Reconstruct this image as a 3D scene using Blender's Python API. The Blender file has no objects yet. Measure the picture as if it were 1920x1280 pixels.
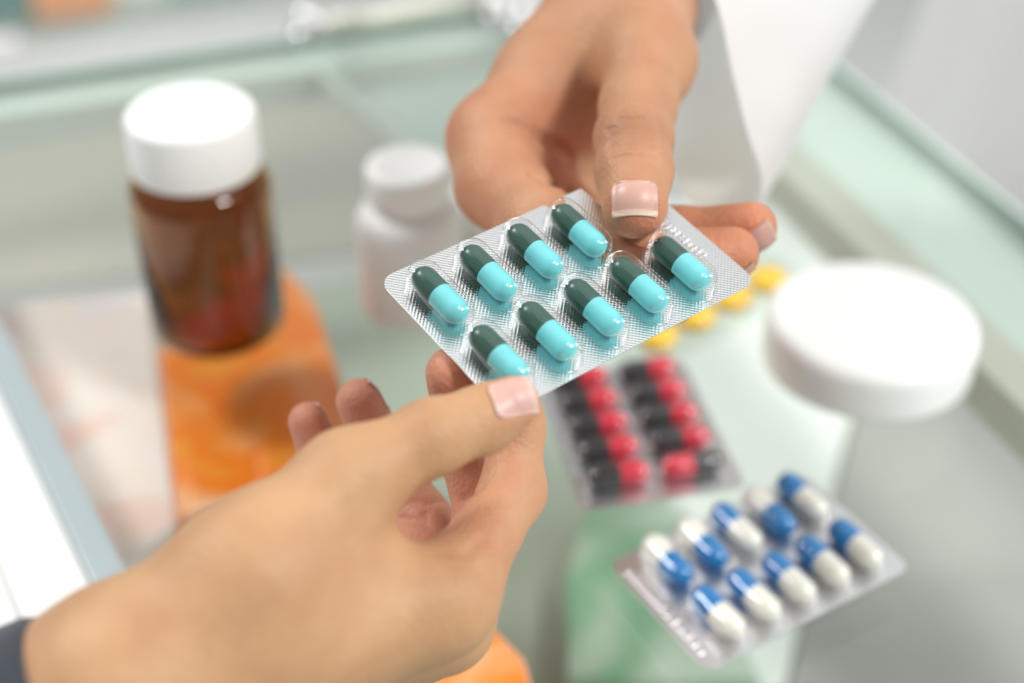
import bpy, bmesh, math, random
import numpy as np
from mathutils import Vector, Matrix

random.seed(7); np.random.seed(7)
scene = bpy.context.scene
COL = scene.collection

# ------------------------------------------------------------------ camera
PITCH = math.radians(36.0); HCAM = 311.4; FPX = 2750.0          # millimetres above the counter, focal length in px of a 1920 frame
CF = np.array([0, math.cos(PITCH), -math.sin(PITCH)]); CU = np.array([0, math.sin(PITCH), math.cos(PITCH)])
CR = np.array([1., 0, 0]); CC = np.array([0, 0, HCAM]); S = 1.12                                   # S: size of the things on the counter
cam = bpy.data.cameras.new('camera'); camo = bpy.data.objects.new('camera', cam); COL.objects.link(camo)
camo.location = (0, 0, HCAM / 1000); camo.rotation_euler = (math.radians(90) - PITCH, 0, 0)
cam.sensor_fit = 'HORIZONTAL'; cam.sensor_width = 36.0; cam.lens = 36.0 * FPX / 1920.0
cam.clip_start = 0.01; cam.clip_end = 20
cam.dof.use_dof = True; cam.dof.focus_distance = 0.340; cam.dof.aperture_fstop = 4.6
scene.camera = camo

# ------------------------------------------------------------------ light
world = bpy.data.worlds.new('world'); scene.world = world; world.use_nodes = True
bgn = world.node_tree.nodes['Background']
bgn.inputs['Color'].default_value = (0.97, 1.0, 0.985, 1); bgn.inputs['Strength'].default_value = 0.43

def area(name, loc, target, sx, sy, power, color=(1, 1, 1)):
    l = bpy.data.lights.new(name, 'AREA'); l.shape = 'RECTANGLE'; l.size = sx; l.size_y = sy; l.energy = power; l.color = color
    o = bpy.data.objects.new(name, l); COL.objects.link(o); o.location = loc
    o.rotation_euler = (Vector(target) - Vector(loc)).to_track_quat('-Z', 'Y').to_euler()
    return o
area('ceiling_lamp', (-1.5, 1.0, 1.8), (0, 0.4, 0), 0.6, 0.5, 42, (1.0, 0.985, 0.96))
area('ceiling_lamp', (1.3, -0.5, 1.8), (0, 0.35, 0), 0.5, 0.4, 44, (1.0, 0.985, 0.96))
area('foil_fill_light', (0.45, 1.55, 2.2), (0.45, 1.55, 0), 1.8, 1.8, 7.0, (1.0, 1.0, 0.99))  # added fill, placed where the foil mirrors it, to brighten the foil
area('window_light', (1.6, 0.25, 1.0), (0, 0.35, 0.05), 0.5, 0.9, 12, (0.97, 1.0, 1.0))

vs = scene.view_settings
vs.view_transform = 'Standard'; vs.look = 'None'; vs.exposure = -0.2; vs.gamma = 1.0; vs.use_curve_mapping = False

# ------------------------------------------------------------------ helpers
def P(x, y, D):                                    # a point D mm deep along the optical axis, in the direction of a frame position
    return CC + D * (CF + (x - 960) / FPX * CR - (y - 640) / FPX * CU)
def T(x, y, z=0.0):                                # the point of the horizontal plane z (mm) in that direction
    d = CF + (x - 960) / FPX * CR - (y - 640) / FPX * CU
    return CC + d * ((z - HCAM) / d[2])
def tag(o, label=None, cat=None, group=None, kind=None):
    if label: o['label'] = label
    if cat: o['category'] = cat
    if group: o['group'] = group
    if kind: o['kind'] = kind
    return o
def empty(name, loc_mm):
    o = bpy.data.objects.new(name, None); COL.objects.link(o); o.location = Vector(loc_mm) * 0.001
    o.empty_display_size = 0.01
    return o
def link_mesh(name, me, mat, parent=None, smooth=True):
    mats = mat if isinstance(mat, (list, tuple)) else [mat]
    if not me.materials:
        for m in mats: me.materials.append(m)
    if smooth:
        me.polygons.foreach_set('use_smooth', [True] * len(me.polygons))
    o = bpy.data.objects.new(name, me); COL.objects.link(o)
    if parent is not None:
        o.parent = parent
    return o
def mesh_from(verts_mm, faces):
    me = bpy.data.meshes.new('m'); me.from_pydata([tuple(float(c) * 0.001 for c in v) for v in verts_mm], [], faces); me.update()
    return me
def build(name, verts, faces, mat, parent=None, smooth=True, origin=None, loc=None, weld=0.0):
    """verts in mm; relative to the parent's origin (given as origin, mm) when verts are in world space"""
    v = np.asarray(verts, float)
    if origin is not None: v = v - np.asarray(origin)
    me = mesh_from(v, faces)
    bm = bmesh.new(); bm.from_mesh(me)
    if weld: bmesh.ops.remove_doubles(bm, verts=bm.verts, dist=weld * 0.001)
    bmesh.ops.recalc_face_normals(bm, faces=bm.faces)
    bm.to_mesh(me); bm.free()
    return link_mesh(name, me, mat, parent, smooth)
def sharp(o, deg=35):
    o.data.set_sharp_from_angle(angle=math.radians(deg)); return o
def loft(rings, closed=True, cap0=False, cap1=False):
    n = len(rings[0]); V = [p for r in rings for p in r]; Fc = []
    for i in range(len(rings) - 1):
        for j in range(n if closed else n - 1):
            k = (j + 1) % n
            Fc.append((i * n + j, i * n + k, (i + 1) * n + k, (i + 1) * n + j))
    if cap0: Fc.append(tuple(range(n))[::-1])
    if cap1: Fc.append(tuple((len(rings) - 1) * n + j for j in range(n)))
    return V, Fc
def lathe(profile, n=64, axis='z'):
    rings = []
    for r, z in profile:
        ring = []
        for j in range(n):
            a = 2 * math.pi * j / n; c, s = r * math.cos(a), r * math.sin(a)
            ring.append((c, s, z) if axis == 'z' else (c, z, s))
        rings.append(ring)
    return loft(rings)
def box_vf(x0, x1, y0, y1, z0, z1):
    V = [(x, y, z) for z in (z0, z1) for x, y in ((x0, y0), (x1, y0), (x1, y1), (x0, y1))]
    return V, [(3, 2, 1, 0), (4, 5, 6, 7), (0, 1, 5, 4), (1, 2, 6, 5), (2, 3, 7, 6), (3, 0, 4, 7)]
def bevel_mesh(o, w_mm, seg=2):
    bm = bmesh.new(); bm.from_mesh(o.data)
    bmesh.ops.bevel(bm, geom=list(bm.edges), offset=w_mm * 0.001, segments=seg, profile=0.5, affect='EDGES', clamp_overlap=True)
    bm.to_mesh(o.data); bm.free(); return o
def prism(name, poly_mm, z0, z1, mat, parent, origin, bevel=0.0):
    """vertical prism over a polygon of world xy points"""
    n = len(poly_mm)
    V = [(p[0], p[1], z0) for p in poly_mm] + [(p[0], p[1], z1) for p in poly_mm]
    Fc = [tuple(range(n))[::-1], tuple(range(n, 2 * n))] + [(i, (i + 1) % n, n + (i + 1) % n, n + i) for i in range(n)]
    o = build(name, V, Fc, mat, parent, smooth=False, origin=origin)
    if bevel: bevel_mesh(o, bevel)
    return o
def tube_vf(points, radii, n=16):
    pts = [np.asarray(p, float) for p in points]; rings = []
    up = np.array([0, 0, 1.0])
    for i, p in enumerate(pts):
        t = pts[min(i + 1, len(pts) - 1)] - pts[max(i - 1, 0)]; t /= np.linalg.norm(t)
        a = np.cross(t, up)
        if np.linalg.norm(a) < 1e-3: a = np.cross(t, np.array([1., 0, 0]))
        a /= np.linalg.norm(a); b = np.cross(t, a)
        r = radii[i] if hasattr(radii, '__len__') else radii
        rings.append([p + r * (math.cos(2 * math.pi * j / n) * a + math.sin(2 * math.pi * j / n) * b) for j in range(n)])
    return loft(rings, cap0=True, cap1=True)

# ------------------------------------------------------------------ materials
def nmat(name):
    m = bpy.data.materials.new(name); m.use_nodes = True
    nt = m.node_tree; b = nt.nodes['Principled BSDF']
    return m, nt, b
def plain(name, col, rough=0.5, metal=0.0, noise=0.0, scale=60.0, coat=0.0, spec=0.5, bump=0.0):
    m, nt, b = nmat(name)
    b.inputs['Roughness'].default_value = rough; b.inputs['Metallic'].default_value = metal
    b.inputs['Specular IOR Level'].default_value = spec; b.inputs['Coat Weight'].default_value = coat
    if noise or bump:
        tc = nt.nodes.new('ShaderNodeTexCoord'); nz = nt.nodes.new('ShaderNodeTexNoise')
        nz.inputs['Scale'].default_value = scale; nz.inputs['Detail'].default_value = 3
        nt.links.new(tc.outputs['Object'], nz.inputs['Vector'])
        rp = nt.nodes.new('ShaderNodeValToRGB')
        rp.color_ramp.elements[0].position = 0.3; rp.color_ramp.elements[1].position = 0.7
        rp.color_ramp.elements[0].color = tuple(c * (1 - noise) for c in col) + (1,)
        rp.color_ramp.elements[1].color = tuple(min(1, c * (1 + noise)) for c in col) + (1,)
        nt.links.new(nz.outputs['Fac'], rp.inputs['Fac']); nt.links.new(rp.outputs['Color'], b.inputs['Base Color'])
        if bump:
            bp = nt.nodes.new('ShaderNodeBump'); bp.inputs['Strength'].default_value = bump; bp.inputs['Distance'].default_value = 0.0003
            nt.links.new(nz.outputs['Fac'], bp.inputs['Height']); nt.links.new(bp.outputs['Normal'], b.inputs['Normal'])
    else:
        b.inputs['Base Color'].default_value = tuple(col) + (1,)
    return m
def clear(name, tint=(1, 1, 1), ior=1.45, rough=0.02, gain=1.0):
    """thin clear sheet: lets light straight through, mirrors by Fresnel"""
    m = bpy.data.materials.new(name); m.use_nodes = True; nt = m.node_tree; nt.nodes.clear()
    out = nt.nodes.new('ShaderNodeOutputMaterial'); mx = nt.nodes.new('ShaderNodeMixShader')
    tr = nt.nodes.new('ShaderNodeBsdfTransparent'); gl = nt.nodes.new('ShaderNodeBsdfGlossy'); fr = nt.nodes.new('ShaderNodeLayerWeight')
    tr.inputs['Color'].default_value = tuple(tint) + (1,); gl.inputs['Roughness'].default_value = rough
    gl.inputs['Color'].default_value = (1, 1, 1, 1); fr.inputs['Blend'].default_value = 0.5; f0 = ((ior - 1) / (ior + 1)) ** 2
    pw = nt.nodes.new('ShaderNodeMath'); pw.operation = 'POWER'; pw.inputs[1].default_value = 5.0
    mu = nt.nodes.new('ShaderNodeMath'); mu.operation = 'MULTIPLY_ADD'; mu.use_clamp = True; mu.inputs[1].default_value = (1 - f0) * gain; mu.inputs[2].default_value = f0 * gain
    nt.links.new(fr.outputs['Facing'], pw.inputs[0]); nt.links.new(pw.outputs[0], mu.inputs[0]); nt.links.new(mu.outputs[0], mx.inputs['Fac'])
    nt.links.new(tr.outputs[0], mx.inputs[1]); nt.links.new(gl.outputs[0], mx.inputs[2]); nt.links.new(mx.outputs[0], out.inputs['Surface'])
    return m
def printed(name, cols, scale, rough=0.35, stops=None, dist=0.6):
    """flat print on packaging: soft patches of ink"""
    m, nt, b = nmat(name); b.inputs['Roughness'].default_value = rough
    tc = nt.nodes.new('ShaderNodeTexCoord'); nz = nt.nodes.new('ShaderNodeTexNoise'); rp = nt.nodes.new('ShaderNodeValToRGB')
    nz.inputs['Scale'].default_value = scale; nz.inputs['Detail'].default_value = 1.5; nz.inputs['Distortion'].default_value = dist
    nt.links.new(tc.outputs['Object'], nz.inputs['Vector']); nt.links.new(nz.outputs['Fac'], rp.inputs['Fac'])
    cr = rp.color_ramp
    stops = stops or [0.3 + 0.4 * i / (len(cols) - 1) for i in range(len(cols))]
    cr.elements[0].position = stops[0]; cr.elements[0].color = tuple(cols[0]) + (1,)
    cr.elements[1].position = stops[-1]; cr.elements[1].color = tuple(cols[-1]) + (1,)
    for s, c in list(zip(stops, cols))[1:-1]:
        e = cr.elements.new(s); e.color = tuple(c) + (1,)
    nt.links.new(rp.outputs['Color'], b.inputs['Base Color'])
    return m
def foil(name, col=(0.93, 0.935, 0.94), rough=0.16, pitch=0.0008, strength=0.6):
    m, nt, b = nmat(name); b.inputs['Metallic'].default_value = 1.0; b.inputs['Roughness'].default_value = rough
    b.inputs['Base Color'].default_value = tuple(col) + (1,)
    tc = nt.nodes.new('ShaderNodeTexCoord'); prev = None
    for ang in (45, -45):
        mp = nt.nodes.new('ShaderNodeMapping'); mp.inputs['Rotation'].default_value = (0, 0, math.radians(ang))
        wv = nt.nodes.new('ShaderNodeTexWave'); wv.inputs['Scale'].default_value = 0.314 / pitch; wv.wave_profile = 'SIN'
        nt.links.new(tc.outputs['Object'], mp.inputs['Vector']); nt.links.new(mp.outputs['Vector'], wv.inputs['Vector'])
        if prev is None: prev = wv.outputs['Fac']
        else:
            ad = nt.nodes.new('ShaderNodeMath'); ad.operation = 'ADD'
            nt.links.new(prev, ad.inputs[0]); nt.links.new(wv.outputs['Fac'], ad.inputs[1]); prev = ad.outputs[0]
    bp = nt.nodes.new('ShaderNodeBump'); bp.inputs['Strength'].default_value = strength; bp.inputs['Distance'].default_value = 0.00006
    nt.links.new(prev, bp.inputs['Height']); nt.links.new(bp.outputs['Normal'], b.inputs['Normal'])
    return m

M = {}
M['glass'] = clear('counter_glass', (0.975, 0.988, 0.979), 1.5, 0.0)
M['glass_edge'] = plain('glass_edge', (0.64, 0.77, 0.71), 0.12, noise=0.06, scale=30)
M['pvc'] = clear('pocket_plastic', (0.99, 0.99, 0.99), 1.45, 0.03, 1.8)
M['foil'] = foil('aluminium_foil')
M['foil_soft'] = foil('aluminium_foil_soft', (0.78, 0.78, 0.80), 0.33, 0.0012, 0.3)
M['white_plastic'] = plain('white_plastic', (0.86, 0.86, 0.85), 0.4, noise=0.015, scale=200)
M['cap_plastic'] = plain('cap_plastic', (0.90, 0.91, 0.90), 0.38, noise=0.01, scale=200)
M['chrome'] = plain('chrome', (0.85, 0.85, 0.85), 0.08, 1.0)
M['satin'] = plain('satin_aluminium', (0.93, 0.93, 0.92), 0.38, 0.85, noise=0.02, scale=200)
M['rail'] = plain('brushed_rail', (0.62, 0.62, 0.55), 0.4, 0.3, noise=0.05, scale=20)
M['white_panel'] = plain('white_panel', (0.88, 0.89, 0.88), 0.5, noise=0.02, scale=10)
M['edge_metal'] = plain('edge_metal', (0.50, 0.58, 0.61), 0.35, 0.4, noise=0.03, scale=20)
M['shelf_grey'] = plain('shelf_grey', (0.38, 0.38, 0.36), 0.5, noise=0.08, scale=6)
M['shelf_warm'] = plain('shelf_warm', (0.43, 0.42, 0.37), 0.5, noise=0.06, scale=6)
M['shelf_mint'] = plain('shelf_mint', (0.52, 0.60, 0.54), 0.5, noise=0.05, scale=6)
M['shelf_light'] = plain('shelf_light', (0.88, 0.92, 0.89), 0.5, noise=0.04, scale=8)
M['shelf_sage'] = plain('shelf_sage', (0.40, 0.45, 0.38), 0.5, noise=0.06, scale=6)

# ------------------------------------------------------------------ setting: floor
o = build('floor', *box_vf(-4000, 4000, -2500, 5000, -920, -900), plain('floor_tile', (0.80, 0.81, 0.79), 0.3, noise=0.04, scale=2), smooth=False)
tag(o, kind='structure')

# ------------------------------------------------------------------ glass counter
A0, A1 = T(-60, 160), T(560, 70)
ea = (A1 - A0); ea /= np.linalg.norm(ea)                     # along the far end edge
B0, B1 = T(1680, 235), T(1920, 390)
eb = np.array([ea[1], -ea[0], 0.0])                          # towards the near end, at right angles
Bm = (B0 + B1) / 2
cornerFar = A1 + ea * np.dot(Bm - A1, ea)                    # far corner on the pharmacist's side
C0, C1 = T(0, 600), T(222, 1040)                             # customer's edge
ec = (C1 - C0) / np.linalg.norm(C1 - C0)
def isect(p, d, q_, e):
    s = np.linalg.solve(np.array([[d[0], -e[0]], [d[1], -e[1]]]), (q_ - p)[:2]); return p + d * s[0]
k_far_left = isect(A0, ea, C0, ec)
k_near_left = C0 + ec * 620
k_near_right = cornerFar + eb * 900
corn = [k_far_left, k_near_left, k_near_right, cornerFar]
CO = np.array([0, 350, -900.0])
counter = empty('glass_counter', CO)
tag(counter, 'pale green glass display counter that carries the bottles and blister packs', 'counter')
def inset(poly, d):
    c = sum(poly) / len(poly); return [p + (c - p) / np.linalg.norm((c - p)[:2]) * d for p in poly]
prism('glass_top', corn, -8, 0, M['glass'], counter, CO)
# polished edge strips of the slab, butted against it
def strip(name, a, b, w, z0, z1, mat, side=1, parent=counter, bevel=0.0):
    d = (b - a) / np.linalg.norm((b - a)[:2]); n = np.array([d[1], -d[0], 0]) * side
    return prism(name, [a, b, b + n * w, a + n * w], z0, z1, mat, parent, CO, bevel)
strip('polished_edge', cornerFar, k_near_right, 2.5, -8, 0, M['glass_edge'], -1)
strip('polished_edge', k_far_left, cornerFar, 2.5, -8, 0, M['glass_edge'], -1)
# customer's edge: grey metal lip, then a white ledge
strip('edge_trim', k_far_left, k_near_left, 10, -9, 0.3, M['edge_metal'], 1, bevel=0.4)
a_, b_ = k_far_left, k_near_left
d_ = (b_ - a_) / np.linalg.norm(b_ - a_); n_ = np.array([d_[1], -d_[0], 0.])
strip('ledge', a_ + n_ * 10, b_ + n_ * 10, 22, -40, -3, plain('ledge_grey', (0.82, 0.83, 0.82), 0.4, noise=0.02, scale=9), 1, bevel=1)
strip('front_panel', a_ + n_ * 32, b_ + n_ * 32, 160, -60, -5, M['white_panel'], 1, bevel=2)
# rails under the glass
R0, R1 = T(1500, 330, -9), T(1920, 625, -9)
strip('rail', cornerFar + ea * -47 - eb * 20, k_near_right + ea * -47, 20, -28, -8.5, M['rail'], 1)
strip('rail', k_far_left + eb * 6 - ea * 20, cornerFar + eb * 6, 14, -26, -8.5, plain('end_rail', (0.66, 0.74, 0.69), 0.35, 0.1, noise=0.03, scale=20), 1)
strip('floor_view_strip', cornerFar, k_near_right, 46, -13, -9.5, plain('floor_view_mint', (0.60, 0.69, 0.64), 0.4, noise=0.03, scale=12), 1)  # added strip, coloured for the bright floor seen through the overhanging glass
# the shelf below, with flat panels in paler and darker tones
ZS = -140.0
def panel(name, pts, z, mat): return prism(name, [np.append(p[:2], 0) for p in pts], z - 3, z, mat, counter, CO)
inn = inset(corn, 10)
panel('shelf', inn, ZS - 3.5, M['shelf_sage'])
panel('shelf_panel', [T(1060, 380, ZS), T(1690, 395, ZS), T(1590, 800, ZS), T(1470, 1290, ZS), T(1120, 1290, ZS), T(1110, 900, ZS)][::-1], ZS, M['shelf_light'])
panel('shelf_panel', [T(1700, 395, ZS), T(1990, 560, ZS), T(1990, 1300, ZS), T(1478, 1290, ZS), T(1598, 800, ZS)][::-1], ZS, M['shelf_grey'])
panel('shelf_panel', [T(-30, 195, ZS), T(560, 95, ZS), T(790, 290, ZS), T(690, 470, ZS), T(-40, 545, ZS)][::-1], ZS, M['shelf_warm'])
panel('shelf_panel', [T(590, 90, ZS), T(1050, 60, ZS), T(1050, 380, ZS), T(800, 290, ZS)][::-1], ZS, M['shelf_mint'])
p0, p1 = T(548, 78, -10), T(790, 290, -10)
strip('partition', p0, p1, 5, -18, -9, plain('partition_glass', (0.60, 0.66, 0.62), 0.2, noise=0.03, scale=15), 1)

# ------------------------------------------------------------------ things under the glass
def carton(name, quad, z0, z1, mat, label, cat, side_mat=None, group=None):
    c = np.append((sum(quad) / len(quad))[:2], z0)
    e = empty(name, c)
    o1 = prism('body', [np.append(p[:2], 0) for p in quad], z0, z1, side_mat or mat, e, c, 1.0)
    q2 = inset([np.append(p[:2], 0) for p in quad], 2.0)
    prism('top_flap', q2, z1 + 0.05, z1 + 0.8, mat, e, c)
    tag(e, label, cat, group); return e
M['orange_print'] = printed('orange_print', [(1.0, 0.36, 0.04), (1.0, 0.22, 0.01), (1.0, 0.30, 0.04), (0.98, 0.58, 0.34)], 34, stops=[0.3, 0.46, 0.56, 0.74])
M['orange_side'] = plain('orange_side', (0.95, 0.42, 0.26), 0.4, noise=0.1, scale=20)
M['pink_reflection'] = printed('pink_reflection', [(0.95, 0.66, 0.58), (0.93, 0.82, 0.79), (0.96, 0.80, 0.72), (0.86, 0.80, 0.88)], 26, stops=[0.36, 0.48, 0.58, 0.7])  # white packaging, with pink reflections put into its colour
zt = -30
carton('medicine_carton', [T(296, 655, zt), T(330, 980, zt), T(700, 900, zt), T(590, 560, zt), T(530, 500, zt)], ZS, zt, M['orange_print'],
       'orange printed carton under the glass below the amber bottle', 'carton', M['orange_side'])
carton('medicine_carton', [T(-60, 575, zt), T(-20, 700, zt), T(215, 1080, zt), T(331, 990, zt), T(294, 655, zt), T(278, 545, zt)], ZS, zt, M['pink_reflection'],
       'white carton with painted pink reflections under the glass beside the orange one', 'carton', plain('pale_side', (0.9, 0.84, 0.8), 0.4, noise=0.03))
carton('medicine_carton', [T(800, 1330, zt), T(1000, 1290, zt), T(985, 1235, zt), T(930, 1180, zt), T(760, 1200, zt)], ZS, zt, M['orange_print'],
       'orange carton under the glass below the hand at the bottom edge', 'carton', M['orange_side'])
M['green_print'] = printed('green_print', [(0.17, 0.38, 0.23), (0.25, 0.44, 0.30), (0.42, 0.56, 0.44), (0.60, 0.70, 0.62)], 22, stops=[0.34, 0.46, 0.56, 0.68])
carton('medicine_carton', [T(1060, 1320, ZS), T(1420, 1320, ZS), T(1330, 1120, ZS), T(1240, 940, ZS), T(1110, 960, ZS), T(1060, 1130, ZS)], ZS + 1, ZS + 14, M['green_print'],
       'green and white carton under the glass beside the blue and white capsules', 'carton', M['green_print'])

# ------------------------------------------------------------------ beyond the far end of the counter
BO = T(300, -40, -250)
rear = empty('display_shelf', BO - np.array([0, 0, 650])); tag(rear, 'pale display shelf beyond the far glass edge', 'shelf')
prism('board', [BO + ea * -500 - eb * 500, BO + ea * 600 - eb * 500, BO + ea * 600 + eb * 40, BO + ea * -500 + eb * 40], -270, -250, M['shelf_mint'], rear, BO - np.array([0, 0, 650]), 1)
prism('plinth', [BO + ea * -480 - eb * 480, BO + ea * 580 - eb * 480, BO + ea * 580 + eb * 20, BO + ea * -480 + eb * 20], -900, -270.5, M['white_panel'], rear, BO - np.array([0, 0, 650]))
def crate(px, py, w, d, h, col, label):
    c = T(px, py, -249.5); mat = printed('carton_print', [col, tuple(min(1, x * 1.25 + 0.03) for x in col)], 18)
    carton('boxed_product', [c - ea * w - eb * d, c - ea * w + eb * d, c + ea * w + eb * d, c + ea * w - eb * d][::-1], -249.5, -249.5 + h, mat, label, 'box')
crate(140, 12, 36, 22, 30, (0.80, 0.38, 0.20), 'orange box on the shelf beyond the far glass edge')
crate(10, 20, 30, 26, 50, (0.16, 0.28, 0.26), 'dark teal box on the shelf at the upper left corner')
crate(390, -35, 40, 26, 45, (0.30, 0.46, 0.42), 'sea green box on the shelf beyond the far glass edge')
crate(0, 105, 18, 12, 14, (0.82, 0.76, 0.82), 'small pale lilac box below the dark teal one')

# chrome fittings at the far end
def fitting(px, py, r, h, label):
    c = T(px, py, 0); e = empty('glass_clamp', c)
    prof = [(0.01, 0), (r * 1.15, 0), (r * 1.15, 2.0), (r, 2.6), (r, h - r * 0.8)] + [(r * math.cos(a), h - r * 0.8 + r * 0.8 * math.sin(a)) for a in np.linspace(0.15, 1.5, 9)] + [(0.01, h)]
    V, Fc = lathe(prof, 32); build('knob', V, Fc, M['satin'], e, weld=0.02)
    V_, F_ = lathe([(r * 1.15, 0.05), (r * 1.45, 0.05), (r * 1.45, 1.2), (r * 1.15, 1.4)], 32); build('washer', V_, F_, M['chrome'], e, weld=0.02)
    tag(e, label, 'clamp', 'chrome clamps at the far end of the counter')
fitting(580, 52, 7, 12, 'chrome glass clamp at the left end of the metal bar')
fitting(992, 42, 8, 12, 'chrome glass clamp close to the wrist, right of the metal bar')
fitting(935, 18, 7, 10, 'chrome glass clamp at the top edge, left of the one by the wrist')
e = empty('metal_bar', T(700, 30, 0)); tag(e, 'brushed metal bar running from the chrome clamp to the top edge', 'bar')
V, Fc = tube_vf([T(598, 50, 5), T(700, 32, 5), T(800, 14, 5), T(900, -6, 5)], 5.0); build('rod', V, Fc, M['rail'], e, origin=T(700, 30, 0))
V, Fc = tube_vf([T(594, 51, 5), T(606, 49, 5)], 6.2); build('collar', V, Fc, M['chrome'], e, origin=T(700, 30, 0))

# ------------------------------------------------------------------ bottles
def glassy(name, col, ior=1.5, rough=0.0):
    m, nt, b = nmat(name); b.inputs['Base Color'].default_value = tuple(col) + (1,); b.inputs['Transmission Weight'].default_value = 1.0
    b.inputs['IOR'].default_value = ior; b.inputs['Roughness'].default_value = rough; return m
def ribbed_cap(rad, z0, h, parent, mat, name='cap', ribs=0, edge=2.0):
    n = 160; prof = [(rad * 0.985, z0), (rad, z0 + 0.6), (rad, z0 + h - edge)]
    for i in range(1, 7):
        a = i / 6 * math.pi / 2; prof.append((rad - edge + edge * math.cos(a), z0 + h - edge + edge * math.sin(a)))
    prof += [(rad * 0.8, z0 + h - 0.05), (rad * 0.78, z0 + h - 0.25), (0.01, z0 + h - 0.3)]
    rings = []
    for r, z in prof:
        ring = []
        for j in range(n):
            a = 2 * math.pi * j / n; rr = r
            if ribs and z0 + 1 < z < z0 + h - edge + 0.1 or (ribs and abs(z - z0 - 0.6) < 0.1): rr = r * (1 + 0.008 * math.cos(a * ribs))
            ring.append((rr * math.cos(a), rr * math.sin(a), z))
        rings.append(ring)
    V, Fc = loft(rings, cap0=True)
    return sharp(build(name, V, Fc, mat, parent, weld=0.02), 40)
amber = glassy('amber_glass', (0.50, 0.23, 0.010))
bp = T(412, 608, 0); bot = empty('amber_bottle', bp); tag(bot, 'amber brown glass medicine bottle with white screw cap', 'bottle')
R_ = 21.8; bot.scale = (S, S, S)
outer = [(0.01, 1.2), (12, 1.0), (R_ - 4, 0.2), (R_ - 1.6, 0.9), (R_ - 0.4, 2.4), (R_, 4.5), (R_, 51), (R_ - 0.5, 54), (R_ - 1.9, 56.4), (R_ - 3.6, 57.8), (R_ - 5, 58.6), (R_ - 5, 67)]
inner = [(R_ - 7, 67), (R_ - 7, 58), (R_ - 4.6, 55.6), (R_ - 2.4, 52.5), (R_ - 1.9, 50), (R_ - 1.9, 7), (R_ - 3.4, 4.4), (R_ - 6, 3.6), (0.01, 3.2)]
V, Fc = lathe(outer + inner, 72); build('glass_body', V, Fc, amber, bot, weld=0.02)
ribbed_cap(19.4, 59.5, 18.5, bot, M['cap_plastic'], ribs=80)

def pill_bottle(px, py, rad, hb, rc, hc, label):
    c = T(px, py, 0); e = empty('pill_bottle', c); tag(e, label, 'bottle'); e.scale = (S, S, S)
    prof = [(0.01, 0.8), (rad - 4, 0.4), (rad - 1.8, 0.1), (rad - 0.5, 0.8), (rad, 2.4), (rad, hb - 8)]
    for i in range(1, 8):
        a = i / 7 * math.pi / 2; prof.append((rad - 6.5 + 6.5 * math.cos(a), hb - 8 + 7 * math.sin(a)))
    prof += [(rc - 1.6, hb), (rc - 1.6, hb + 3)]
    V, Fc = lathe(prof, 64); build('body', V, Fc, M['white_plastic'], e, weld=0.02)
    ribbed_cap(rc, hb + 1.2, hc, e, M['cap_plastic'], ribs=60, edge=1.6)
    return e
pill_bottle(776, 566, 17.4, 39.5, 13.4, 12, 'white plastic pill bottle beside the left corner of the held blister pack')
pill_bottle(897, 510, 15, 20, 11.5, 9, 'smaller white pill bottle half hidden behind the first white bottle')

# white jar lid
lp = T(1622, 672, 0); e = empty('jar_lid', lp); tag(e, 'large round white plastic jar lid lying on the glass', 'lid')
rl, hl = 32.8, 17.0; e.scale = (S, S, S)
prof = [(rl - 1.2, 0.0), (rl - 0.2, 0.6), (rl, 1.6), (rl, hl - 4)]
for i in range(1, 9):
    a = i / 8 * math.pi / 2; prof.append((rl - 4 + 4 * math.cos(a), hl - 4 + 4 * math.sin(a)))
prof += [(rl * 0.5, hl + 0.1), (0.01, hl + 0.15)]
V, Fc = lathe(prof, 96); build('shell', V, Fc, M['cap_plastic'], e, weld=0.02)
V, Fc = lathe([(rl - 1.25, 0.05), (rl - 2.2, 0.05), (rl - 2.2, hl - 3), (0.01, hl - 3)], 96); build('inner_wall', V, Fc, M['white_plastic'], e, weld=0.02)

# ------------------------------------------------------------------ blister packs
def stadium(s, r, n=14):
    pts = []
    for i in range(n + 1):
        a = math.pi * i / n; pts.append((r * math.cos(a), s + r * math.sin(a)))
    for i in range(n + 1):
        a = math.pi + math.pi * i / n; pts.append((r * math.cos(a), -s + r * math.sin(a)))
    return pts
def pocket_mesh(s, R, H, mat, fl=0.7):
    prof = [(R + fl, 0.06), (R + 0.15, 0.12), (R - 0.02, 0.5), (R * 0.985, 0.5 * H), (R * 0.93, 0.72 * H), (R * 0.80, 0.87 * H), (R * 0.58, 0.965 * H), (R * 0.3, 0.995 * H), (0.02, H)]
    rings = [[(x, y, z) for x, y in stadium(s, r)] for r, z in prof]
    V, Fc = loft(rings); me = mesh_from(V, Fc)
    bm = bmesh.new(); bm.from_mesh(me); bmesh.ops.remove_doubles(bm, verts=bm.verts, dist=1e-5); bmesh.ops.recalc_face_normals(bm, faces=bm.faces)
    if sum((f.normal.z for f in bm.faces)) < 0: bmesh.ops.reverse_faces(bm, faces=bm.faces)
    bm.to_mesh(me); bm.free(); me.materials.append(mat)
    me.polygons.foreach_set('use_smooth', [True] * len(me.polygons)); return me
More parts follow.
